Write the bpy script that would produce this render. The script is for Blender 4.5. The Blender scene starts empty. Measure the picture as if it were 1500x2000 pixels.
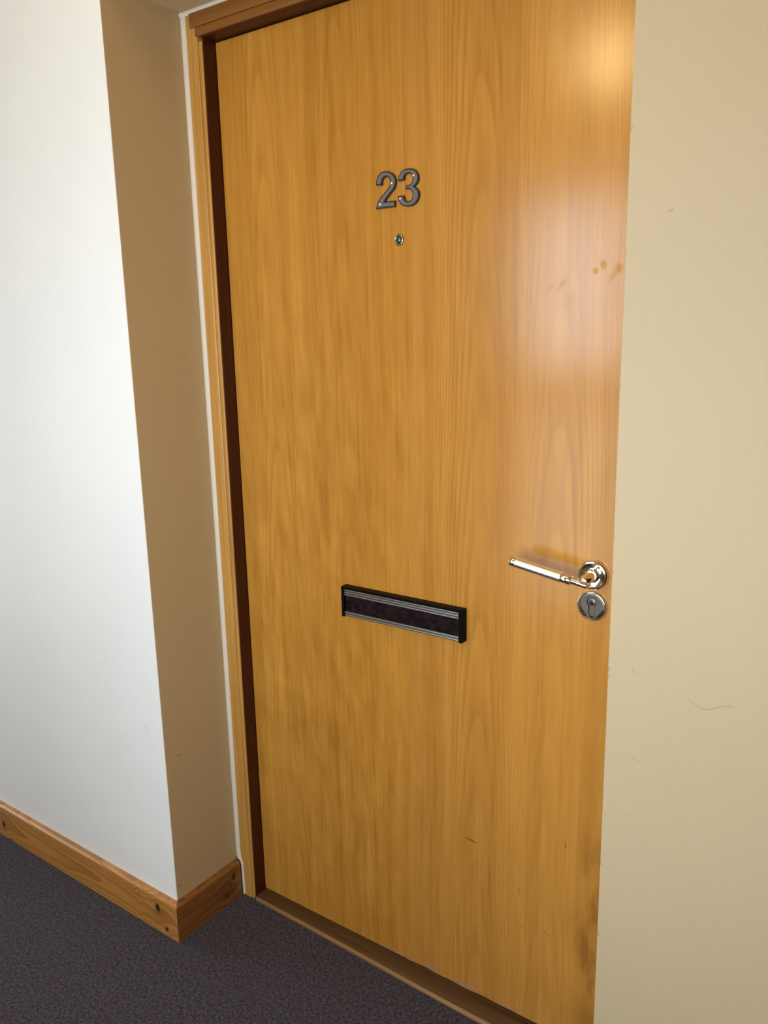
import bpy, bmesh, math
from mathutils import Vector, Matrix
SC = bpy.context.scene
COL = SC.collection
R = math.radians

# ------------------------------------------------------------------ camera
FZ = 0.0096                                   # door bottom above the carpet
cam_d = bpy.data.cameras.new('camera'); cam = bpy.data.objects.new('camera', cam_d); COL.objects.link(cam)
cam.location = (1.34747, -1.30956, 1.4007 + FZ)
cam.rotation_euler = (R(77.6084), R(1.19341), R(35.48172))
cam_d.sensor_fit = 'VERTICAL'; cam_d.sensor_height = 36.0; cam_d.lens = 36.0 * 1583.71 / 2000
cam_d.clip_start = 0.02
SC.camera = cam

# ------------------------------------------------------------------ view, world, lights
SC.view_settings.view_transform = 'Standard'
SC.view_settings.look = 'None'
SC.view_settings.gamma = 1.0
SC.view_settings.use_curve_mapping = False
SC.view_settings.exposure = 0.0
w = bpy.data.worlds.new('sky'); SC.world = w; w.use_nodes = True
bg = w.node_tree.nodes['Background']; bg.inputs[0].default_value = (0.75, 0.87, 1.0, 1); bg.inputs[1].default_value = 0.6

BACK_Y = -1.50
def area(name, loc, sx, sy, power, color, rot):
    l = bpy.data.lights.new(name, 'AREA'); l.shape = 'RECTANGLE'; l.size = sx; l.size_y = sy
    l.energy = power; l.color = color
    o = bpy.data.objects.new(name, l); COL.objects.link(o); o.location = loc; o.rotation_euler = rot
    return o
# daylight through the upper and lower panes of the corridor window opposite the door
WX0, WX1 = -0.04, 0.36
area('sky_light', ((WX0 + WX1) / 2, BACK_Y - 0.10, 1.57), 0.39, 0.58, 8.2, (0.72, 0.87, 1.0), (R(90), 0, 0))
area('ground_light', ((WX0 + WX1) / 2, BACK_Y - 0.10, 0.77), 0.39, 0.74, 3.4, (0.78, 0.90, 1.0), (R(90), 0, 0))
# unseen low window added on this wall as fill for door and recess
VX0, VX1, VZ0, VZ1 = 0.62, 1.32, 0.72, 1.50
area('low_fill_light', ((VX0 + VX1) / 2, BACK_Y - 0.10, (VZ0 + VZ1) / 2), 0.68, 0.76, 21.0, (0.92, 0.96, 1.0), (R(90), 0, 0))
# unseen end-wall window added to brighten the left wall evenly
EX0, EY0, EY1, EZ0, EZ1 = -2.4, -1.35, -0.45, 0.12, 1.80
area('end_fill_light', (EX0 - 0.10, (EY0 + EY1) / 2, (EZ0 + EZ1) / 2), 0.88, 1.66, 26.0, (0.80, 0.91, 1.0), (R(90), 0, R(-90)))
PANEL = (0.62, -0.90); PANEL_STRENGTH = 2.6       # warm light panel in the corridor ceiling, in front of the door
LAMP = (0.285, BACK_Y, 2.265)
LAMP_STRENGTH = 40.0

# ------------------------------------------------------------------ helpers
class S:                                       # a node socket with arithmetic
    def __init__(s, nt, sock): s.nt = nt; s.k = sock
    def _m(s, op, *a):
        n = s.nt.nodes.new('ShaderNodeMath'); n.operation = op
        for i, v in enumerate((s,) + a):
            if isinstance(v, S): s.nt.links.new(v.k, n.inputs[i])
            else: n.inputs[i].default_value = v
        return S(s.nt, n.outputs[0])
    def __add__(s, o): return s._m('ADD', o)
    __radd__ = __add__
    def __sub__(s, o): return s._m('SUBTRACT', o)
    def __rsub__(s, o): return (s * -1.0) + o
    def __mul__(s, o): return s._m('MULTIPLY', o)
    __rmul__ = __mul__
    def __truediv__(s, o): return s._m('DIVIDE', o)
    def sin(s): return s._m('SINE')
    def floor(s): return s._m('FLOOR')
    def frac(s): return s._m('FRACT')
    def abs(s): return s._m('ABSOLUTE')
    def sqrt(s): return s._m('SQRT')
    def pow(s, e): return s._m('POWER', e)
    def min(s, o): return s._m('MINIMUM', o)
    def max(s, o): return s._m('MAXIMUM', o)
    def ss(s, a, b, lo=0.0, hi=1.0):           # smoothstep from a to b
        n = s.nt.nodes.new('ShaderNodeMapRange'); n.interpolation_type = 'SMOOTHSTEP'
        s.nt.links.new(s.k, n.inputs[0])
        for i, v in zip((1, 2, 3, 4), (a, b, lo, hi)): n.inputs[i].default_value = v
        return S(s.nt, n.outputs[0])

class Mat:
    def __init__(m, name):
        m.mat = bpy.data.materials.new(name); m.mat.use_nodes = True
        m.nt = m.mat.node_tree; m.b = m.nt.nodes['Principled BSDF']
        tc = m.nt.nodes.new('ShaderNodeTexCoord'); sp = m.nt.nodes.new('ShaderNodeSeparateXYZ')
        m.nt.links.new(tc.outputs['Object'], sp.inputs[0])
        m.obj = tc.outputs['Object']
        m.x, m.y, m.z = (S(m.nt, sp.outputs[i]) for i in range(3))
    def vec(m, x, y, z):
        c = m.nt.nodes.new('ShaderNodeCombineXYZ')
        for i, v in enumerate((x, y, z)):
            if isinstance(v, S): m.nt.links.new(v.k, c.inputs[i])
            else: c.inputs[i].default_value = v
        return c.outputs[0]
    def noise(m, x, y, z, detail=2.0, rough=0.5, scale=1.0):
        n = m.nt.nodes.new('ShaderNodeTexNoise'); n.inputs['Scale'].default_value = scale
        n.inputs['Detail'].default_value = detail; n.inputs['Roughness'].default_value = rough
        m.nt.links.new(m.vec(x, y, z), n.inputs['Vector'])
        return S(m.nt, n.outputs[0])
    def voronoi(m, x, y, z):
        n = m.nt.nodes.new('ShaderNodeTexVoronoi'); n.inputs['Scale'].default_value = 1.0
        m.nt.links.new(m.vec(x, y, z), n.inputs['Vector'])
        return S(m.nt, n.outputs['Distance']), n.outputs['Color']
    def mix(m, fac, a, b):
        n = m.nt.nodes.new('ShaderNodeMix'); n.data_type = 'RGBA'
        if isinstance(fac, S): m.nt.links.new(fac.k, n.inputs[0])
        else: n.inputs[0].default_value = fac
        for i, v in ((6, a), (7, b)):
            if isinstance(v, tuple): n.inputs[i].default_value = (*v, 1)
            else: m.nt.links.new(v, n.inputs[i])
        return n.outputs[2]
    def set(m, **kw):
        for k, v in kw.items():
            i = m.b.inputs[k.replace('_', ' ')]
            if isinstance(v, S): m.nt.links.new(v.k, i)
            elif isinstance(v, bpy.types.NodeSocket): m.nt.links.new(v, i)
            elif isinstance(v, tuple): i.default_value = (*v, 1)
            else: i.default_value = v
        return m
    def bump(m, h, dist, strength=1.0):
        n = m.nt.nodes.new('ShaderNodeBump'); n.inputs['Distance'].default_value = dist
        n.inputs['Strength'].default_value = strength
        m.nt.links.new(h.k, n.inputs['Height']); m.nt.links.new(n.outputs[0], m.b.inputs['Normal'])
        return m
    def dot(m, px, pz, rx, rz, ang=0.0, soft=0.4, ax=None, az=None):   # elliptical mark
        X = (ax or m.x) - px; Z = (az or m.z) - pz
        c, s = math.cos(ang), math.sin(ang)
        a = (X * c + Z * s) * (1 / rx); b = (Z * c - X * s) * (1 / rz)
        return (a * a + b * b).sqrt().ss(1.0 + soft, 1.0 - soft)

def bx(bm, x0, x1, y0, y1, z0, z1, mi=0):
    v = [bm.verts.new((x, y, z)) for x in (x0, x1) for y in (y0, y1) for z in (z0, z1)]
    fs = []
    for q in ((0, 1, 3, 2), (4, 6, 7, 5), (0, 4, 5, 1), (2, 3, 7, 6), (0, 2, 6, 4), (1, 5, 7, 3)):
        f = bm.faces.new([v[i] for i in q]); f.material_index = mi; fs.append(f)
    return fs
def loft(bm, rings, caps=True, closed=True):
    """rings: list of lists of points; joins neighbouring rings."""
    vs = [[bm.verts.new(p) for p in r] for r in rings]; n = len(vs[0])
    for a, b in zip(vs, vs[1:]):
        for i in range(n if closed else n - 1):
            j = (i + 1) % n
            bm.faces.new((a[i], a[j], b[j], b[i]))
    if caps:
        bm.faces.new(vs[0][::-1]); bm.faces.new(vs[-1])
def lathe(bm, prof, seg=64, caps=True):
    """prof: (radius, distance out of the door along -y); turned round the y axis."""
    rings = [[(r * math.cos(2 * math.pi * i / seg), -d, r * math.sin(2 * math.pi * i / seg)) for i in range(seg)] for r, d in prof]
    loft(bm, rings, caps=caps)
def tube(bm, p0, p1, prof, seg=40):
    """prof: (t along p0-p1, radius)."""
    p0, p1 = Vector(p0), Vector(p1); d = (p1 - p0).normalized()
    u = d.cross(Vector((0, 0, 1))).normalized() if abs(d.z) < .95 else Vector((1, 0, 0)); v = d.cross(u)
    rings = [[tuple(p0 + (p1 - p0) * t + (u * math.cos(2 * math.pi * i / seg) + v * math.sin(2 * math.pi * i / seg)) * r) for i in range(seg)] for t, r in prof]
    loft(bm, rings)
def prism(bm, pts, y0, y1, bevel=0.0):
    """polygon in (x, z) from y0 to y1 (y1 nearer the viewer)."""
    if bevel:
        ins = inset(pts, bevel)
        rings = [[(x, y0, z) for x, z in pts], [(x, y1 + bevel * .8, z) for x, z in pts], [(x, y1, z) for x, z in ins]]
    else:
        rings = [[(x, y0, z) for x, z in pts], [(x, y1, z) for x, z in pts]]
    loft(bm, rings, caps=False)
    n = len(rings[-1]); vs = list(bm.verts)[-n:]
    f = bm.faces.new(vs); bm.normal_update(); bmesh.ops.triangulate(bm, faces=[f], ngon_method='EAR_CLIP')
def inset(pts, d):
    n = len(pts); A = sum(pts[i][0] * pts[(i + 1) % n][1] - pts[(i + 1) % n][0] * pts[i][1] for i in range(n))
    s = 1 if A > 0 else -1; out = []
    for i in range(n):
        p, q, r = Vector(pts[i - 1]), Vector(pts[i]), Vector(pts[(i + 1) % n])
        a = (q - p).normalized(); b = (r - q).normalized()
        na = Vector((-a.y, a.x)) * s; nb = Vector((-b.y, b.x)) * s
        m = (na + nb); m = m / max(m.length_squared, .6) * 2
        out.append(tuple(q + m * d))
    return out
def obj(name, bm, mats, parent=None, smooth=None, bevel=0.0, seg=2, loc=None):
    bmesh.ops.remove_doubles(bm, verts=bm.verts, dist=1e-6)
    bmesh.ops.recalc_face_normals(bm, faces=bm.faces)
    me = bpy.data.meshes.new(name); bm.to_mesh(me); bm.free()
    for m in (mats if isinstance(mats, (list, tuple)) else [mats]): me.materials.append(m.mat)
    o = bpy.data.objects.new(name, me); COL.objects.link(o)
    if parent: o.parent = parent
    if loc: o.location = loc
    if bevel:
        b = o.modifiers.new('bevel', 'BEVEL'); b.width = bevel; b.segments = seg; b.limit_method = 'ANGLE'; b.angle_limit = R(40)
        b.harden_normals = False
    if smooth is not None:
        for p in me.polygons: p.use_smooth = True
        try: me.set_sharp_from_angle(angle=R(smooth))
        except Exception: pass
    return o
def empty(name, loc=(0, 0, 0)):
    o = bpy.data.objects.new(name, None); COL.objects.link(o); o.location = loc; o.empty_display_size = .05
    return o
def tag(o, label, cat, kind=None, group=None):
    o['label'] = label; o['category'] = cat
    if kind: o['kind'] = kind
    if group: o['group'] = group
    return o

# ------------------------------------------------------------------ materials
def paint(name, col, marks=None, rough=.55):
    m = Mat(name)
    big = m.noise(m.x * 2.2, m.y * 2.2, m.z * 1.6, 3)
    k = big.ss(.25, .75, 0, 1)
    c = m.mix(k, tuple(v * .97 for v in col), tuple(min(1, v * 1.02) for v in col))
    if marks: c = marks(m, c)
    m.set(Base_Color=c, Roughness=rough, Specular_IOR_Level=.3)
    h = m.noise(m.x * 420, m.y * 420, m.z * 420, 2) + m.noise(m.x * 45, m.y * 45, m.z * 45, 2) * 1.5
    m.bump(h, .0006, .35)
    return m

def left_marks(m, c):
    k = m.dot(-.1207, .532, .0045, .006, 0, .6).max(m.dot(-.118, .521, .004, .004, 0, .6)) * .18
    sm = m.noise(m.x * 9, 0.0, m.z * 14, 4, .6).ss(.66, .8) * m.z.ss(.45, .1) * .10
    return m.mix((k + sm).min(1.0), c, (.30, .29, .28))
def right_marks(m, c):
    line = (m.z - (((m.x - 1.118) * 95.0).sin() * .006 + .909)).abs().ss(.0016, .0002)
    rng = m.x.ss(1.062, 1.10) * m.x.ss(1.1395, 1.1375)
    k = line * rng * .38
    k = k.max(m.dot(1.0217, 1.553, .0035, .0018, .4, .5) * .4)
    k = k.max(m.dot(1.012, .80, .008, .0012, -.2, .5) * .25)
    k = k.max(m.dot(1.003, .935, .0012, .006, .5, .5) * .25)
    sm = m.noise(m.x * 16, 0.0, m.z * 13, 5, .65).ss(.63, .74) * m.z.ss(1.15, .7) * .14
    edge = m.x.ss(.973, .967) * m.noise(m.x * 40, 0.0, m.z * 60, 3).ss(.6, .72) * .5
    return m.mix((k + sm + edge).min(1.0), c, (.22, .18, .13))
def reveal_marks(m, c):
    Y = m.y
    k = m.dot(-.193, .459, .0075, .0013, -.12, .5, ax=Y).max(m.dot(-.212, .4655, .008, .0010, .15, .5, ax=Y) * .6)
    k = k.max(m.dot(-.222, .131, .007, .0015, 0, .5, ax=Y)).max(m.dot(-.205, .415, .002, .004, .5, .6, ax=Y) * .5)
    sm = m.noise(m.y * 22, 0.0, m.z * 9, 4, .6).ss(.6, .8) * m.z.ss(.75, .1) * .12
    return m.mix((k * .6 + sm).min(1.0), c, (.12, .07, .04))

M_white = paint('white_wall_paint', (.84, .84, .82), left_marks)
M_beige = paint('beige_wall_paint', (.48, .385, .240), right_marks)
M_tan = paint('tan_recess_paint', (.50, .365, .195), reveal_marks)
M_ceil = paint('ceiling_paint', (.55, .50, .42))
M_caulk = Mat('white_sealant'); M_caulk.set(Base_Color=(.68, .61, .51), Roughness=.5)
M_caulk.bump(M_caulk.noise(M_caulk.x * 90, M_caulk.y * 90, M_caulk.z * 60, 2), .002, .4)

def veneer():
    m = Mat('beech_veneer_door')
    W = .2325
    xs = m.x + .0 + (m.noise(m.x * 2.5, 0.0, m.z * 1.3, 2) - .5) * .030
    xl = m.x / W
    leaf = xl.floor()
    ph = leaf * 2.399
    u = xs - (leaf + .5) * W + ph.sin() * .045              # distance from the heart of each leaf
    zz = m.z + (ph * 1.7).sin() * 1.5
    wob = (m.noise(xs * 14, leaf * 3.1, zz * 1.2, 2) - .5) * .10
    f = zz + u * u * 190 + wob
    ring = (f * 5.2).frac()
    band = ring.ss(0, .72) * ring.ss(1.0, .90)
    ringamp = (m.noise(xs * 6, leaf, m.z * 1.1, 2)).ss(.40, .68, .12, 1.0)
    streak = (m.noise(xs * 190, leaf * 7.0, m.z * 3.0, 3) - .5) * .6 + (m.noise(xs * 95, leaf * 3.0, m.z * 9.0, 3) - .5) * .55
    broad = m.noise(xs * 34, leaf * 5.0, m.z * .8, 3) - .5
    fig = (m.noise(m.x * 34 + m.z * 4, leaf * 2.0, m.z * 9, 3) - .5) * m.dot(.22, .80, .30, .75, 0, .75)
    tone = (leaf * 4.7 + .6).sin()
    v = 0.50 + (band - .5) * ringamp * .30 + streak * .80 + broad * .80 + fig * 1.0 + tone * .10
    c = m.mix(v.min(1.0).max(0.0), (.32, .127, .014), (.60, .293, .050))
    # the two right-hand leaves are pinker
    c = m.mix((m.x.ss(.4515, .4535)) * .30, c, m.mix(v.min(1.0).max(0.0), (.35, .148, .028), (.58, .288, .074)))
    # pores
    fl = m.noise(xs * 520, 3.0, m.z * 42, 1).ss(.70, .80) * .30
    seam = ((m.x - .6975).abs().ss(.0011, .0003) * m.noise(0.0, 2.0, m.z * 5, 2).ss(.38, .6)) * .30
    c = m.mix((fl + seam).min(1.0), c, (.20, .085, .02))
    # stain and scratches of use
    st = (m.dot(.885, .26, .040, .26, -.03, .75) * m.noise(m.x * 26, 5.0, m.z * 10, 3).ss(.36, .66)) * .62
    sc = m.dot(.609, .3725, .0125, .0020, -.10, .35) * .8
    sc = sc.max(m.dot(.73, .22, .010, .0009, -.35, .5) * .55).max(m.dot(.78, .23, .009, .0010, -.4, .5) * .55)
    sc = sc.max(m.dot(.69, .17, .006, .0008, -.1, .5) * .5).max(m.dot(.815, .44, .002, .006, 0, .5) * .45)
    sc = sc.max(m.dot(.72, .30, .0018, .008, .1, .5) * .4)
    c = m.mix(st.max(sc), c, (.155, .062, .012))
    # worn, unpolished lower edge
    worn = m.z.ss(.030, .004) * m.noise(m.x * 30, 1.0, m.z * 60, 3).ss(.45, .6) * m.dot(.55, .0, .17, .05, 0, .5)
    c = m.mix(worn * .7, c, (.30, .20, .17))
    # greasy finger marks dull the lacquer
    fm = m.dot(.8365, 1.4930, .0046, .0052, 0, .5).max(m.dot(.8490, 1.5020, .0052, .0072, .3, .5))
    fm = fm.max(m.dot(.8745, 1.495, .0060, .0075, 0, .6)).max(m.dot(.868, 1.486, .0042, .012, -.7, .8) * .7)
    fm = fm.max(m.dot(.778, 1.474, .0045, .0105, -.7, .7) * .5).max(m.dot(.7585, 1.470, .003, .008, -.9, .7) * .4)
    fm = fm.max(m.dot(.795, 1.447, .006, .012, -.4, .8) * .25)
    m.set(Base_Color=c, Roughness=.6, Specular_IOR_Level=0.0,
          Coat_Weight=(fm * -.62 + .88), Coat_Roughness=.20, Coat_IOR=1.5)
    n = m.noise(m.x * 260, m.y, m.z * 260, 2) * .6 + streak * .5
    b = m.nt.nodes.new('ShaderNodeBump'); b.inputs['Distance'].default_value = .0004; b.inputs['Strength'].default_value = .25
    m.nt.links.new(n.k, b.inputs['Height']); m.nt.links.new(b.outputs[0], m.b.inputs['Normal'])
    m.nt.links.new(b.outputs[0], m.b.inputs['Coat Normal'])
    return m
M_door = veneer()

def timber(name, dark, light, along='z', across=('x', 'y'), scale=1.0, rough=.4, coat=.4, knots=None, contrast=1.0, spec=.4):
    m = Mat(name)
    ax = {'x': m.x, 'y': m.y, 'z': m.z}
    L = ax[along]; A, B = ax[across[0]], ax[across[1]]
    wob = (m.noise(L * 3.0, A * 6, B * 6, 2) - .5) * .02
    bend = 0.0
    A2 = A + wob
    s1 = m.noise(A2 * (150 * scale), B * (150 * scale), L * 3, 3) - .5
    s2 = m.noise(A2 * (40 * scale), B * (40 * scale), L * 1.5, 2) - .5
    v = .5 + (s1 * 1.0 + s2 * 1.1) * contrast
    c = m.mix(v.max(0.0).min(1.0), dark, light)
    if knots: c = knots(m, c)
    m.set(Base_Color=c, Roughness=rough, Coat_Weight=coat, Coat_Roughness=.25, Specular_IOR_Level=spec)
    m.bump(s1, .0005, .3)
    return m
M_jamb = timber('golden_frame_timber', (.36, .165, .028), (.62, .335, .080), 'z', rough=.45)
M_head = timber('shaded_header_timber', (.17, .062, .011), (.28, .115, .022), 'x', ('y', 'z'), rough=.45, coat=.2)  # darker than the jambs: shade under the soffit painted into the colour
M_lining = timber('mahogany_lining', (.040, .008, .002), (.080, .019, .004), 'z', rough=.5, coat=.1, spec=.2)
M_sill = timber('sill_hardwood', (.055, .026, .008), (.14, .068, .023), 'x', ('y', 'z'), rough=.5, coat=.15, contrast=1.3)

def pine(name, along, knots, light=(.52, .235, .048), dark=(.23, .072, .012)):
    m = Mat(name)
    L = m.x if along == 'x' else m.y
    ring_d = None
    kn = None; halo = None; push = None
    for (l, z, rl, rz) in knots:
        X = (L - l) * (1 / rl); Z = (m.z - z) * (1 / rz)
        d = (X * X + Z * Z).sqrt()
        k = d.ss(1.15, .75); h = d.ss(3.2, .9)
        sx = (L - l) * (1 / (rl * 5)); g = ((sx * sx) * -1.0)
        g = S(m.nt, g.k)._m('EXPONENT') * (m.z - z).ss(-.02, .02, -1, 1) * .010
        kn = k if kn is None else kn.max(k); halo = h if halo is None else halo.max(h)
        push = g if push is None else push + g
    zz = m.z - push + (m.noise(L * 3.2, 4.0, m.z * 9, 2) - .5) * .030
    u = zz - .043
    f = L * .9 + u * u * 420 + (m.noise(L * 5, 1.0, m.z * 14, 2) - .5) * .18
    ring = (f * 3.4).frac()
    band = ring.ss(.2, .93) * ring.ss(1.0, .95)
    st = m.noise(L * 5, 2.0, zz * 420, 3) - .5
    v = (band * .50 + st * .7 + halo * .25 + .08).max(0.0).min(1.0)
    c = m.mix(v, light, dark)
    core = m.noise(L * 120, 0.0, m.z * 120, 2).ss(.3, .7)
    c = m.mix(kn, c, m.mix(core, (.020, .007, .004), (.06, .02, .008)))
    m.set(Base_Color=c, Roughness=.42, Coat_Weight=.35, Coat_Roughness=.3)
    m.bump(st, .0004, .3)
    return m
M_pine_l = pine('varnished_pine', 'x', [(-.8005, .040, .0075, .0100), (-.772, -.002, .006, .006), (-.1144, .0665, .0085, .0115), (-.0862, .019, .0065, .0060), (-.1867, .074, .003, .002)])
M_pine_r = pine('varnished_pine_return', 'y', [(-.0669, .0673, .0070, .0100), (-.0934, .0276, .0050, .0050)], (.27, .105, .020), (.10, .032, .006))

def carpet():
    m = Mat('plum_grey_carpet')
    d, col = m.voronoi(m.x * 420, m.y * 420, m.z * 420)
    n1 = m.noise(m.x * 150, m.y * 150, 0.0, 2, .6)
    n2 = m.noise(m.x * 330, m.y * 330, 3.0, 2, .6)
    big = m.noise(m.x * 22, m.y * 22, 7.0, 3)
    v = ((n1 - .5) * 2.6 + (n2 - .5) * 2.2 + .40).max(0.0).min(1.0)
    warm = m.mix(v, (.010, .004, .009), (.112, .074, .102))
    cool = m.mix(v, (.008, .006, .011), (.094, .076, .104))
    c = m.mix(big.ss(.38, .62), warm, cool)
    m.set(Base_Color=c, Roughness=1.0, Specular_IOR_Level=.05, Sheen_Weight=.15, Sheen_Roughness=.6)
    m.bump(n1 + n2 * .7 - d * .4, .006, 1.0)
    return m
M_carpet = carpet()

def metal(name, col, rough, aniso=None):
    m = Mat(name); m.set(Base_Color=col, Metallic=1.0, Roughness=rough)
    if aniso:
        n = m.noise(m.x * aniso[0], m.y * aniso[1], m.z * aniso[2], 2); m.bump(n, .0002, .25)
    return m
M_chrome = metal('polished_chrome', (.80, .79, .78), .07)
M_satin = metal('satin_chrome', (.86, .86, .85), .30, (60, 900, 900))
M_nickel = metal('brushed_nickel', (.16, .14, .115), .36, (900, 900, 60))
M_alu = metal('ribbed_aluminium', (.45, .45, .46), .32, (20, 900, 900))
M_screw = metal('bright_screw', (.90, .90, .90), .25)
M_brass = metal('tarnished_brass_ring', (.42, .36, .26), .28)
M_pewter = Mat('pewter_grey_enamel'); M_pewter.set(Base_Color=(.150, .138, .128), Roughness=.42, Metallic=.35)
M_pewter.bump(M_pewter.noise(M_pewter.x * 900, M_pewter.y * 900, M_pewter.z * 900, 2), .0003, .4)
M_black = Mat('black_plastic'); M_black.set(Base_Color=(.004, .004, .005), Roughness=.40, Specular_IOR_Level=.06)
M_edge = Mat('black_digit_edge'); M_edge.set(Base_Color=(.012, .009, .007), Roughness=.4)
M_flap = Mat('dark_brown_flap'); _n = M_flap.noise(M_flap.x * 60, M_flap.y * 60, M_flap.z * 90, 4, .7)
M_flap.set(Base_Color=M_flap.mix(_n.ss(.35, .7), (.004, .002, .003), (.022, .010, .011)), Roughness=.7, Specular_IOR_Level=.08)
M_void = Mat('gap_shade_black'); M_void.set(Base_Color=(.004, .004, .004), Roughness=.8)  # black colour standing in for shade inside the lock's gap and slot
M_lens = Mat('dark_glass_lens'); M_lens.set(Base_Color=(.012, .018, .022), Roughness=.03, Specular_IOR_Level=.9, Coat_Weight=1.0, Coat_Roughness=.02)
M_upvc = Mat('white_window_frame'); M_upvc.set(Base_Color=(.82, .82, .80), Roughness=.35)
M_glass = Mat('window_glass')
_t = M_glass.nt.nodes.new('ShaderNodeBsdfTransparent'); _g = M_glass.nt.nodes.new('ShaderNodeBsdfGlossy'); _g.inputs['Roughness'].default_value = .02
_mx = M_glass.nt.nodes.new('ShaderNodeMixShader'); _mx.inputs[0].default_value = .06
M_glass.nt.links.new(_t.outputs[0], _mx.inputs[1]); M_glass.nt.links.new(_g.outputs[0], _mx.inputs[2])
M_glass.nt.links.new(_mx.outputs[0], M_glass.nt.nodes['Material Output'].inputs[0])
M_glow = Mat('warm_lamp_diffuser'); M_glow.set(Base_Color=(.8, .75, .65), Emission_Color=(1.0, .72, .34), Emission_Strength=LAMP_STRENGTH)

M_panel = Mat('warm_panel_diffuser'); M_panel.set(Base_Color=(.8, .78, .72), Emission_Color=(1.0, .72, .42), Emission_Strength=PANEL_STRENGTH)

# ------------------------------------------------------------------ room shell
XR, WY, RX = -.062, -.2326, .9655             # left reveal, face of the corridor wall, right corner
CEIL, SOF = 2.70, 2.057 + FZ
X0, X1 = EX0, 2.6
bm = bmesh.new(); bx(bm, X0 - .2, X1 + .2, BACK_Y - .2, .26, -.12, 0.0)
tag(obj('floor', bm, M_carpet), 'plum grey flecked carpet covering the corridor floor', 'floor', 'structure')
bm = bmesh.new(); bx(bm, X0 - .2, X1 + .2, BACK_Y - .2, .26, CEIL, CEIL + .12)
tag(obj('ceiling', bm, M_ceil), 'pale ceiling high above the corridor', 'ceiling', 'structure')

def wall_with_return(name, x0, x1, face, ret, side):
    bm = bmesh.new(); fs = bx(bm, x0, x1, WY, .12, 0, CEIL)
    for f in bm.faces:
        c = f.calc_center_median()
        f.material_index = 1 if abs(c.x - side) < 1e-4 else 0
    return obj(name, bm, [face, ret], bevel=.003, seg=3)
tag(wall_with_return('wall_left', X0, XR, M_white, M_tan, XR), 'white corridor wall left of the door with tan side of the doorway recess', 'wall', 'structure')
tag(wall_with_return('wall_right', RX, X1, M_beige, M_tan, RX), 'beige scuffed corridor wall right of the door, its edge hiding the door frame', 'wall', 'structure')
bm = bmesh.new(); bx(bm, XR, RX, WY, .12, SOF, CEIL)
tag(obj('wall_over', bm, M_tan), 'tan painted underside of wall above the door frame', 'wall', 'structure')
bm = bmesh.new(); bx(bm, X0, X1, .14, .26, 0, CEIL)
tag(obj('leak_block_behind', bm, M_tan), 'unseen slab added behind the closed door to stop light leaks', 'wall', 'structure')  # unseen slab added to keep sky light from leaking round the door
bm = bmesh.new(); bx(bm, X0 - .15, X0, BACK_Y, EY0 - .05, 0, CEIL); bx(bm, X0 - .15, X0, EY1 + .05, WY, 0, CEIL)
bx(bm, X0 - .15, X0, EY0 - .05, EY1 + .05, 0, EZ0 - .05); bx(bm, X0 - .15, X0, EY0 - .05, EY1 + .05, EZ1 + .05, CEIL)
tag(obj('wall_end', bm, M_beige), 'beige wall at the far end of the corridor', 'wall', 'structure')
bm = bmesh.new(); bx(bm, X1, X1 + .15, BACK_Y, WY, 0, CEIL)
tag(obj('wall_near', bm, M_beige), 'beige wall at the near end of the corridor', 'wall', 'structure')
bm = bmesh.new(); WZ0, WZ1 = .40, 1.88
bx(bm, X0, WX0 - .06, BACK_Y - .15, BACK_Y, 0, CEIL); bx(bm, WX1 + .06, VX0 - .06, BACK_Y - .15, BACK_Y, 0, CEIL); bx(bm, VX1 + .06, X1, BACK_Y - .15, BACK_Y, 0, CEIL)
bx(bm, VX0 - .06, VX1 + .06, BACK_Y - .15, BACK_Y, 0, VZ0 - .05); bx(bm, VX0 - .06, VX1 + .06, BACK_Y - .15, BACK_Y, VZ1 + .05, CEIL)
bx(bm, WX0 - .06, WX1 + .06, BACK_Y - .15, BACK_Y, 0, WZ0 - .05); bx(bm, WX0 - .06, WX1 + .06, BACK_Y - .15, BACK_Y, WZ1 + .05, CEIL)
tag(obj('wall_back', bm, M_tan), 'tan corridor wall opposite the door', 'wall', 'structure')
win = tag(empty('window_1', ((WX0 + WX1) / 2, BACK_Y, WZ0)), 'tall white corridor window opposite the door', 'window', 'structure')
def local(o, bm):
    bmesh.ops.translate(bm, vec=-Vector(o.location), verts=bm.verts); return bm
bm = bmesh.new()
for a in ((WX0 - .06, WX0, WZ0 - .05, WZ1 + .05), (WX1, WX1 + .06, WZ0 - .05, WZ1 + .05), (WX0, WX1, WZ0 - .05, WZ0), (WX0, WX1, WZ1, WZ1 + .05), (WX0, WX1, 1.14, 1.26)):
    bx(bm, a[0], a[1], BACK_Y - .08, BACK_Y - .02, a[2], a[3])
obj('window_frame', local(win, bm), M_upvc, win)
for z0, z1 in ((WZ0, 1.14), (1.26, WZ1)):
    bm = bmesh.new(); bx(bm, WX0, WX1, BACK_Y - .055, BACK_Y - .045, z0, z1)
    obj('pane', local(win, bm), M_glass, win)

fill_win2 = tag(empty('fill_window_right', ((VX0 + VX1) / 2, BACK_Y, VZ0)), 'unseen lower white window added as fill opposite the right wall', 'window', 'structure')  # unseen window added to go with the low fill light
bm = bmesh.new()
for a in ((VX0 - .06, VX0, VZ0 - .05, VZ1 + .05), (VX1, VX1 + .06, VZ0 - .05, VZ1 + .05), (VX0, VX1, VZ0 - .05, VZ0), (VX0, VX1, VZ1, VZ1 + .05)):
    bx(bm, a[0], a[1], BACK_Y - .08, BACK_Y - .02, a[2], a[3])
obj('window_frame', local(fill_win2, bm), M_upvc, fill_win2)
bm = bmesh.new(); bx(bm, VX0, VX1, BACK_Y - .055, BACK_Y - .045, VZ0, VZ1)
obj('pane', local(fill_win2, bm), M_glass, fill_win2)

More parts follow.
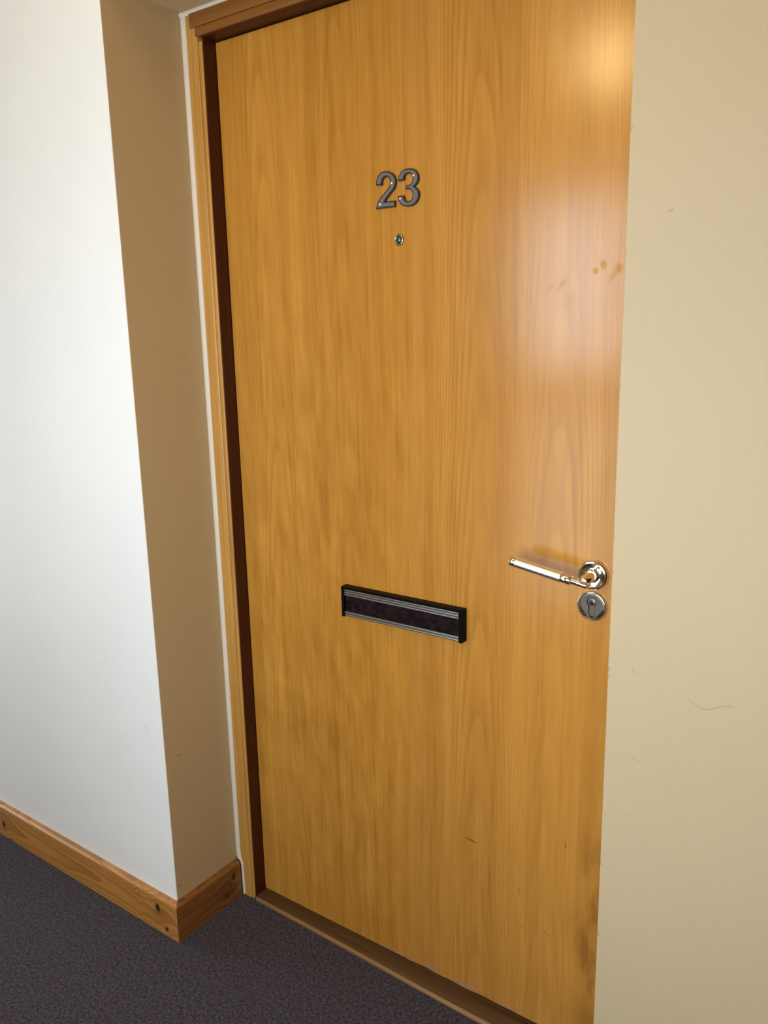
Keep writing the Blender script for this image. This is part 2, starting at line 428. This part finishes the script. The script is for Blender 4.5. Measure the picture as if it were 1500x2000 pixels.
fill_win3 = tag(empty('fill_window_end', (X0, (EY0 + EY1) / 2, EZ0)), 'unseen tall white window added in the end wall to brighten the left wall', 'window', 'structure')  # unseen window added to go with the end fill light
bm = bmesh.new()
for a in ((EY0 - .05, EY0, EZ0 - .05, EZ1 + .05), (EY1, EY1 + .05, EZ0 - .05, EZ1 + .05), (EY0, EY1, EZ0 - .05, EZ0), (EY0, EY1, EZ1, EZ1 + .05)):
    bx(bm, X0 - .08, X0 - .02, a[0], a[1], a[2], a[3])
obj('window_frame', local(fill_win3, bm), M_upvc, fill_win3)
bm = bmesh.new(); bx(bm, X0 - .055, X0 - .045, EY0, EY1, EZ0, EZ1)
obj('pane', local(fill_win3, bm), M_glass, fill_win3)

# warm wall lamp above the window, mirrored in the door's lacquer, and a light panel in the ceiling
lamp = tag(empty('wall_lamp', LAMP), 'round warm wall lamp above the corridor window', 'lamp', 'structure')
bm = bmesh.new(); tube(bm, (0, 0, 0), (0, .03, 0), [(0, .11), (1, .105)], 48); obj('base', bm, M_upvc, lamp, smooth=40)
bm = bmesh.new(); tube(bm, (0, .03, 0), (0, .085, 0), [(0, .085), (.3, .083), (.6, .072), (.85, .045), (1, .015)], 48)
obj('diffuser', bm, M_glow, lamp, smooth=60)
pan = tag(empty('ceiling_light', (*PANEL, CEIL)), 'square warm light panel in the corridor ceiling', 'light', 'structure')
bm = bmesh.new()
for q in ((-.33, -.30, -.33, .33), (.30, .33, -.33, .33), (-.30, .30, -.33, -.30), (-.30, .30, .30, .33)): bx(bm, *q, -.03, 0)
obj('frame', bm, M_upvc, pan)
bm = bmesh.new(); bx(bm, -.2995, .2995, -.2995, .2995, -.02, -.002); obj('diffuser', bm, M_panel, pan)

# ------------------------------------------------------------------ skirting boards
SK, SH = .018, .096
def skirting(name, pts, mat):
    """pts: list of rings of (x, y) offsets given as inner/outer pairs along the run."""
    bm = bmesh.new(); rings = []
    for (ix, iy), (ox, oy) in pts:
        mx, my = ix + (ox - ix) * .62, iy + (oy - iy) * .62
        nx, ny = ix + (ox - ix) * .93, iy + (oy - iy) * .93
        rings.append([(ix, iy, 0), (ox, oy, 0), (ox, oy, SH - .008), (nx, ny, SH - .003), (mx, my, SH), (ix, iy, SH)])
    loft(bm, rings); return obj(name, bm, mat)
tag(skirting('baseboard_left', [((X0, WY), (X0, WY - SK)), ((XR, WY), (XR + SK, WY - SK))], M_pine_l),
    'knotty pine skirting board along the white wall', 'skirting board', 'structure')
tag(skirting('baseboard_recess', [((XR, WY), (XR + SK, WY - SK)), ((XR, -.041), (XR + SK, -.041))], M_pine_r),
    'short dark pine skirting board inside the doorway recess', 'skirting board', 'structure')
tag(skirting('baseboard_right', [((RX, WY), (RX - SK, WY - SK)), ((X1, WY), (X1, WY - SK))], M_pine_l),
    'pine skirting board along the beige right wall, below the picture', 'skirting board', 'structure')

# ------------------------------------------------------------------ door frame
DW, DH = .9035, 2.0 + FZ                      # clear opening
FY = -.037                                    # face of the frame
frame = tag(empty('door_frame', (0, FY, 0)), 'golden timber door frame with dark red inner edge round the closed door', 'door frame', 'structure')
def rounded_bar(bm, x0, x1, z0, z1, y0, y1, r, axis):
    """bar with its two front arrises rounded; axis = run of the bar."""
    n = 5; prof = [(0, y1), (0, y0 + r)]
    arc = [(r - r * math.cos(a), y0 + r - r * math.sin(a)) for a in [math.pi / 2 * i / n for i in range(1, n + 1)]]
    if axis == 'z':
        w = x1 - x0; P = prof + arc; P = P + [(w - a, b) for a, b in reversed(P)]
        loft(bm, [[(x0 + a, b, z) for a, b in P] for z in (z0, z1)])
    else:
        w = z1 - z0; P = prof + arc; P = P + [(w - a, b) for a, b in reversed(P)]
        loft(bm, [[(x, b, z0 + a) for a, b in P] for x in (x0, x1)])
for xa, xb, xs in ((-.047, -.0035, 1), (DW + .0035, DW + .047, -1)):
    bm = bmesh.new()
    if xs > 0:
        rounded_bar(bm, xa, xb - .011, 0, 2.0465 + FZ, FY, .10, .004, 'z')
        rounded_bar(bm, xb - .0108, xb, 0, 1.992 + FZ, FY + .0015, .10, .003, 'z')
    else:
        rounded_bar(bm, xa + .011, xb, 0, 2.0465 + FZ, FY, .10, .004, 'z')
        rounded_bar(bm, xa, xa + .0108, 0, 1.992 + FZ, FY + .0015, .10, .003, 'z')
    j = obj('jamb', local(frame, bm), M_jamb, frame, smooth=50)
    bm = bmesh.new()
    if xs > 0:
        bx(bm, -.0034, -.0005, FY + .004, .046, 0, 1.9975 + FZ); bx(bm, -.0034, .013, .046, .075, 0, 1.9975 + FZ)
    else:
        bx(bm, DW + .0005, DW + .0034, FY + .004, .046, 0, 1.9975 + FZ); bx(bm, DW - .013, DW + .0034, .046, .075, 0, 1.9975 + FZ)
    obj('jamb_lining', local(frame, bm), M_lining, frame)['label'] = 'dark red inner side of the frame'
bm = bmesh.new()
rounded_bar(bm, -.0300, DW + .030, 2.019 + FZ, 2.0465 + FZ, FY - .0045, .10, .003, 'x')
rounded_bar(bm, -.0165, DW + .0165, 2.0015 + FZ, 2.0188 + FZ, FY - .0030, .10, .003, 'x')
obj('header', local(frame, bm), M_head, frame, smooth=50)['label'] = 'timber header across the top of the frame, shade painted into its colour'
bm = bmesh.new()
bx(bm, -.003, DW + .003, FY + .0005, .046, 1.9985 + FZ, 2.0012 + FZ); bx(bm, -.003, DW + .003, .046, .075, 1.985 + FZ, 2.0012 + FZ)
obj('header_lining', local(frame, bm), M_lining, frame)
# bead of white sealant between frame and plaster, stepping round the skirting
bm = bmesh.new()
def bead(bm, pts, hw, seg=10):
    """strip of sealant; pts: (left edge, right edge) as 3-D points; bulged towards the viewer."""
    rings = []
    for a, b in pts:
        a, b = Vector(a), Vector(b); r = []
        for i in range(seg + 1):
            t = i / seg; p = a.lerp(b, t); p.y -= math.sin(math.pi * t) * hw; r.append(tuple(p))
        r += [(b.x + .002, b.y + .012, b.z), (a.x - .002, b.y + .012, a.z)]
        rings.append(r)
    loft(bm, rings)
e = .0002
yb = FY + .004
pts = []
for z, l, r in ((.002, XR + SK - .001, -.0355), (.03, XR + SK - .001, -.0358), (.060, XR + SK - .001, -.0365), (.085, XR + SK - .001, -.0375), (.0945, XR + SK - .004, -.0385),
                (.101, XR + .003, -.0415), (.106, XR, -.0435), (.118, XR, -.0455), (.15, XR, -.0462), (.6, XR, -.0458), (1.2, XR, -.0455), (1.7, XR, -.0463), (2.0, XR, -.0462), (SOF - .003, XR, -.0462)):
    pts.append(((l, yb - .003, z), (r, yb - .0043, z)))
bead(bm, pts, .0035)
rings = [((x, yb - .0043, 2.0455 + FZ), (x, yb - .003, SOF)) for x in (XR + .001, .2, .5, RX - .001)]
bead(bm, rings, .0035)
obj('sealant_bead', local(frame, bm), M_caulk, frame, smooth=60)['label'] = 'white sealant line between frame and plaster'

# ------------------------------------------------------------------ threshold
th = tag(empty('threshold', (0, -.04, 0)), 'dark wooden sill strip under the door, worn pale along its front edge', 'threshold', 'structure')
bm = bmesh.new(); rings = []
for i in range(25):
    x = -.003 + (DW + .006) * i / 24
    fy = -.0375 - .0115 * min(1, x / .62)
    t = .0075
    rings.append([(x, .10, 0), (x, fy, 0), (x, fy - .0015, .003), (x, fy + .0005, .0062), (x, fy + .004, .0078), (x, -.012, .0082), (x, .002, .0078), (x, .10, .0078)])
loft(bm, rings)
obj('sill_board', local(th, bm), M_sill, th, smooth=35)
M_sill_edge = timber('sill_worn_edge', (.14, .07, .022), (.36, .20, .075), 'x', ('y', 'z'), contrast=1.3)
bm = bmesh.new(); rings = []
for i in range(25):
    x = .004 + (DW - .008) * i / 24
    fy = -.0375 - .0115 * min(1, x / .62)
    rings.append([(x, fy + .001, .0005), (x, fy - .0030, .0005), (x, fy - .0033, .0045), (x, fy - .0012, .0072), (x, fy + .0028, .0086), (x, fy + .0034, .0072)])
loft(bm, rings)
obj('worn_edge', local(th, bm), M_sill_edge, th, smooth=35)['label'] = 'paler worn front edge of the sill'

# ------------------------------------------------------------------ door
door = tag(empty('door_1', (0, 0, FZ)), 'closed beech veneer flat door numbered 23 with letter slot and chrome lever', 'door', 'structure')
DT = 1.9965
bm = bmesh.new()
n = 60; rings = []
bottom = lambda x: .0022 + (.0050 * max(0, (x - .12) / .78)) + (.0018 * math.sin(x * 61) * math.sin(x * 23) if .44 < x < .72 else 0)
for i in range(n + 1):
    x = .0012 + (DW - .0032) * i / n
    rings.append([(x, .044, bottom(x)), (x, .0012, bottom(x)), (x, 0, bottom(x) + .0012), (x, 0, DT - .0012), (x, .0012, DT), (x, .044, DT)])
loft(bm, rings)
obj('leaf', bm, M_door, door)

# house numbers 2 and 3
def catmull(pts, sharp, k=6):
    n = len(pts); out = []
    for i in range(n):
        p0, p1, p2, p3 = (Vector(pts[(i + j) % n]) for j in (-1, 0, 1, 2))
        if i in sharp: p0 = p1 - (p2 - p1)
        if (i + 1) % n in sharp: p3 = p2 + (p2 - p1)
        if i in sharp and (i + 1) % n in sharp: out.append(tuple(p1)); continue
        for s in range(k):
            t = s / k
            out.append(tuple(.5 * ((2 * p1) + (p2 - p0) * t + (2 * p0 - 5 * p1 + 4 * p2 - p3) * t * t + (3 * p1 - p0 - 3 * p2 + p3) * t ** 3)))
    return out
P2 = catmull([(0.40576, 1.67119), (0.41907, 1.67026), (0.42003, 1.6773), (0.4228, 1.68173), (0.42797, 1.68408), (0.4341, 1.68216), (0.43738, 1.67763), (0.4377, 1.67168), (0.43366, 1.66383), (0.42576, 1.65757), (0.41456, 1.64799), (0.40805, 1.64023), (0.40458, 1.62968), (0.44828, 1.62951), (0.44851, 1.64021), (0.42533, 1.64084), (0.42856, 1.6453), (0.43806, 1.65383), (0.44746, 1.66228), (0.45069, 1.67017), (0.4501, 1.67848), (0.4457, 1.68607), (0.43739, 1.6912), (0.42744, 1.69361), (0.41732, 1.69249), (0.41013, 1.68682), (0.4068, 1.68005)], {0, 1, 12, 13, 14, 15})
S2 = [(0.44153, 1.671), (0.41427, 1.63693)]
P3 = catmull([(0.45531, 1.67316), (0.4689, 1.67332), (0.46977, 1.67964), (0.47358, 1.68326), (0.47955, 1.68369), (0.48544, 1.68066), (0.48757, 1.67518), (0.48598, 1.66841), (0.48071, 1.66436), (0.47249, 1.66414), (0.47131, 1.65724), (0.48133, 1.65647), (0.48572, 1.65212), (0.48711, 1.64612), (0.48552, 1.63927), (0.48024, 1.6363), (0.47499, 1.63626), (0.47053, 1.63909), (0.46766, 1.64706), (0.45401, 1.64735), (0.45539, 1.64009), (0.46057, 1.63302), (0.46807, 1.6287), (0.47709, 1.6272), (0.48683, 1.62797), (0.49506, 1.63241), (0.50034, 1.64003), (0.50119, 1.64808), (0.49833, 1.65421), (0.49105, 1.66084), (0.49701, 1.6648), (0.50004, 1.67139), (0.49942, 1.67954), (0.49512, 1.6864), (0.48708, 1.69086), (0.47672, 1.69216), (0.46623, 1.69057), (0.45933, 1.68441), (0.45619, 1.67893)], {0, 1, 9, 10, 18, 19, 29})
S3 = [(0.49015, 1.67893), (0.46, 1.64256)]
def clean_inset(P, d):
    """inset outline without fold-overs: points that came nearer than d to the old outline are dropped."""
    def dist(q):
        best = 9
        for i in range(len(P)):
            a, b = Vector(P[i - 1]), Vector(P[i]); ab = b - a
            t = max(0, min(1, (q - a).dot(ab) / max(ab.length_squared, 1e-12)))
            best = min(best, (q - a - ab * t).length)
        return best
    return [q for q in inset(P, d) if dist(Vector(q)) > d * .96]
def digit(name, poly, screws, label):
    cx = sum(p[0] for p in poly) / len(poly); z0 = min(p[1] for p in poly)
    P = [(x - cx, z - z0) for x, z in poly]
    bm = bmesh.new(); prism(bm, P, 0, -.0045)
    d = obj(name, bm, M_edge, door, loc=(cx, 0, z0), bevel=.0005); d['label'] = label
    F = clean_inset(P, .0023)
    bm = bmesh.new(); prism(bm, F, -.0042, -.0052)
    obj('digit_face', bm, M_pewter, d, bevel=.0003)['label'] = 'pewter grey face'
    for sx, sz in screws:
        bm = bmesh.new(); lathe(bm, [(.0027, 0), (.0027, .0006), (.0022, .0012), (.0012, .0017), (.0002, .0019)], 24)
        obj('screw', bm, M_screw, d, smooth=60, loc=(sx - cx, -.0050, sz - z0))['label'] = 'bright screw head'
digit('numeral_two', P2, S2, 'grey house number 2 with black edge')
digit('numeral_three', P3, S3, 'grey house number 3 with black edge')

# peephole
bm = bmesh.new(); lathe(bm, [(.0107, 0), (.0107, .0012), (.0100, .0026), (.0086, .0032), (.0074, .0028), (.0066, .0012), (.0062, .0004)], 56)
pv = obj('peephole', bm, M_brass, door, smooth=50, loc=(.4535, 0, 1.5712)); pv['label'] = 'round dark metal peephole'
bm = bmesh.new(); lathe(bm, [(.0066, .0004), (.0064, .0012), (.0056, .0026), (.0042, .0036), (.0022, .0042), (.0003, .0044)], 48)
obj('lens', bm, M_lens, pv, smooth=70)['label'] = 'dark glass lens'

# letter plate
LX0, LX1, LZ0, LZ1 = .3005, .5985, .8085, .8760
lp = empty('letter_plate', ((LX0 + LX1) / 2, 0, LZ0)); lp.parent = door
lp['label'] = 'black letter plate with aluminium rails and dark brown flap'
def lloc(bm): return local(lp, bm)
D = .018
bm = bmesh.new()
bx(bm, LX0 + .004, LX1 - .004, -D, 0, LZ1 - .0048, LZ1)            # top
bx(bm, LX0 + .004, LX1 - .004, -.006, 0, LZ0 + .003, LZ1 - .004)    # back
bx(bm, LX0 + .004, LX1 - .004, -D + .003, 0, LZ0 + .001, LZ0 + .004)
obj('frame', lloc(bm), M_black, lp, bevel=.0006)
for a, b in ((LX0, LX0 + .0075), (LX1 - .0085, LX1)):
    bm = bmesh.new(); bx(bm, a, b, -D - .0012, 0, LZ0, LZ1 + .0004)
    obj('end_cap', lloc(bm), M_black, lp, bevel=.0014, seg=3)
def rail(z0, z1, k, base):
    bm = bmesh.new(); n = k * 10; prof = []
    for i in range(n + 1):
        t = i / n; ph = (t * k) % 1
        prof.append((-D + .0032 - .0030 * (abs(math.sin(math.pi * t * k)) ** .6), z0 + (z1 - z0) * t))
    P = [(-.006, z0)] + prof + [(-.006, z1)]
    xa, xb = LX0 + .0076, LX1 - .0086
    loft(bm, [[(x, y, z) for y, z in P] for x in (xa, xb)])
    r = obj('rail', lloc(bm), M_alu, lp); r['label'] = base
rail(.8553, .8710, 3, 'ribbed aluminium upper rail')
rail(.8098, .8212, 2, 'ribbed aluminium lower rail')
bm = bmesh.new(); bx(bm, LX0 + .0076, LX1 - .0086, -.0125, -.006, .8208, .8556)
obj('flap', lloc(bm), M_flap, lp)['label'] = 'dark brown flap'

# lever handle
HX, HZ = .8520, .9845
hd = empty('lever_handle', (HX, 0, HZ)); hd.parent = door
hd['label'] = 'polished chrome lever handle with satin grip'
bm = bmesh.new(); lathe(bm, [(.0268, 0), (.0268, .0055), (.0262, .0078), (.0246, .0094), (.0222, .0098), (.0206, .0090), (.0196, .0084), (.0120, .0084)], 72)
obj('rose', bm, M_chrome, hd, smooth=35)
bm = bmesh.new()
tube(bm, (0, -.0075, 0), (-.0012, -.0500, -.0020), [(0, .0125), (.06, .0125), (.10, .0106), (.14, .0098), (.86, .0096), (.95, .0084), (1, .0050)], 48)
obj('neck', bm, M_chrome, hd, smooth=40)
e0 = Vector((.0115, -.0515, -.0062)); e1 = Vector((-.1350, -.0515, .0175)); Ld = (e1 - e0).length
f = lambda mm: mm / 1000 / Ld
lv = bm = bmesh.new(); tube(bm, e0, e1, [(0, .0020), (f(2.5), .0046), (f(6), .0056), (f(30), .0056), (f(31.5), .0058)], 40)
lev = obj('lever', bm, M_chrome, hd, smooth=40)
bm = bmesh.new(); tube(bm, e0, e1, [(f(31), .0056), (f(32.5), .0078), (f(34), .0084), (f(50), .0084), (f(50.6), .0082)], 40)
obj('collar', bm, M_chrome, lev, smooth=40)
bm = bmesh.new(); tube(bm, e0, e1, [(f(50.4), .0084), (f(50.8), .0092), (f(137.8), .0092), (f(138.2), .0086)], 48)
obj('grip', bm, M_satin, lev, smooth=40)['label'] = 'satin chrome grip'
bm = bmesh.new(); tube(bm, e0, e1, [(f(138), .0084), (f(138.6), .0088), (f(146.2), .0088), (f(147.4), .0082), (f(147.8), .0070)], 48)
obj('end_cap', bm, M_chrome, lev, smooth=40)

# keyhole escutcheon
EX, EZ = .8515, .9278
es = empty('escutcheon', (EX, 0, EZ)); es.parent = door
es['label'] = 'round brushed metal keyhole escutcheon'
def euro(r, h, hw, k=26):
    top = .0068; a0 = math.asin(hw / r)
    P = [(hw, top - h)]
    for i in range(k + 1):
        a = -math.pi / 2 + a0 + (2 * math.pi - 2 * a0) * i / k
        P.append((r * math.cos(a), top + r * math.sin(a)))
    P.append((-hw, top - h))
    for i in range(1, 8): a = math.pi + math.pi * i / 8; P.append((hw * math.cos(a), top - h + hw * math.sin(a)))
    return P
# plate with a keyhole-shaped opening: rings of equal count from the opening outwards
hole = euro(.0094, .0215, .0056); m_ = len(hole)
bm = bmesh.new()
def on_circle(r):
    out = []
    for x, z in hole:
        a = math.atan2(z, x) if abs(x) + abs(z) > 1e-9 else 0
        out.append((r * math.cos(a), r * math.sin(a)))
    return out
def ring3(P, d): return [(x, -d, z) for x, z in P]
rg = [ring3(hole, .0006), ring3(hole, .0046), ring3(on_circle(.0200), .0048), ring3(on_circle(.0234), .0044)]
loft(bm, rg, caps=False)
obj('plate', bm, M_nickel, es)
bm = bmesh.new(); lathe(bm, [(.0268, 0), (.0268, .0036), (.0264, .0052), (.0254, .0064), (.0244, .0066), (.0236, .0058), (.0230, .0040)], 80, caps=False)
obj('rim', bm, M_chrome, es, smooth=50)['label'] = 'polished rim'
bm = bmesh.new(); lathe(bm, [(.0228, .0002), (.0228, .0008)], 48); obj('gap_shade_disc', bm, M_void, es)  # black disc added so the gap round the cylinder reads as shaded
bm = bmesh.new(); prism(bm, euro(.0084, .0212, .0046), 0, -.0030)
cy = obj('lock_cylinder', bm, M_nickel, es); cy['label'] = 'dull metal lock cylinder'
bm = bmesh.new(); lathe(bm, [(.0062, .0026), (.0062, .0036), (.0057, .0039)], 40)
pl = obj('plug', bm, M_nickel, cy, smooth=40, loc=(0, 0, .0068))
bm = bmesh.new(); bx(bm, -.0013, .0013, -.0041, -.0034, -.0042, .0038)
obj('key_slot', bm, M_void, cy, loc=(0, 0, .0068))  # black slip on the plug painting the slot's inner shade
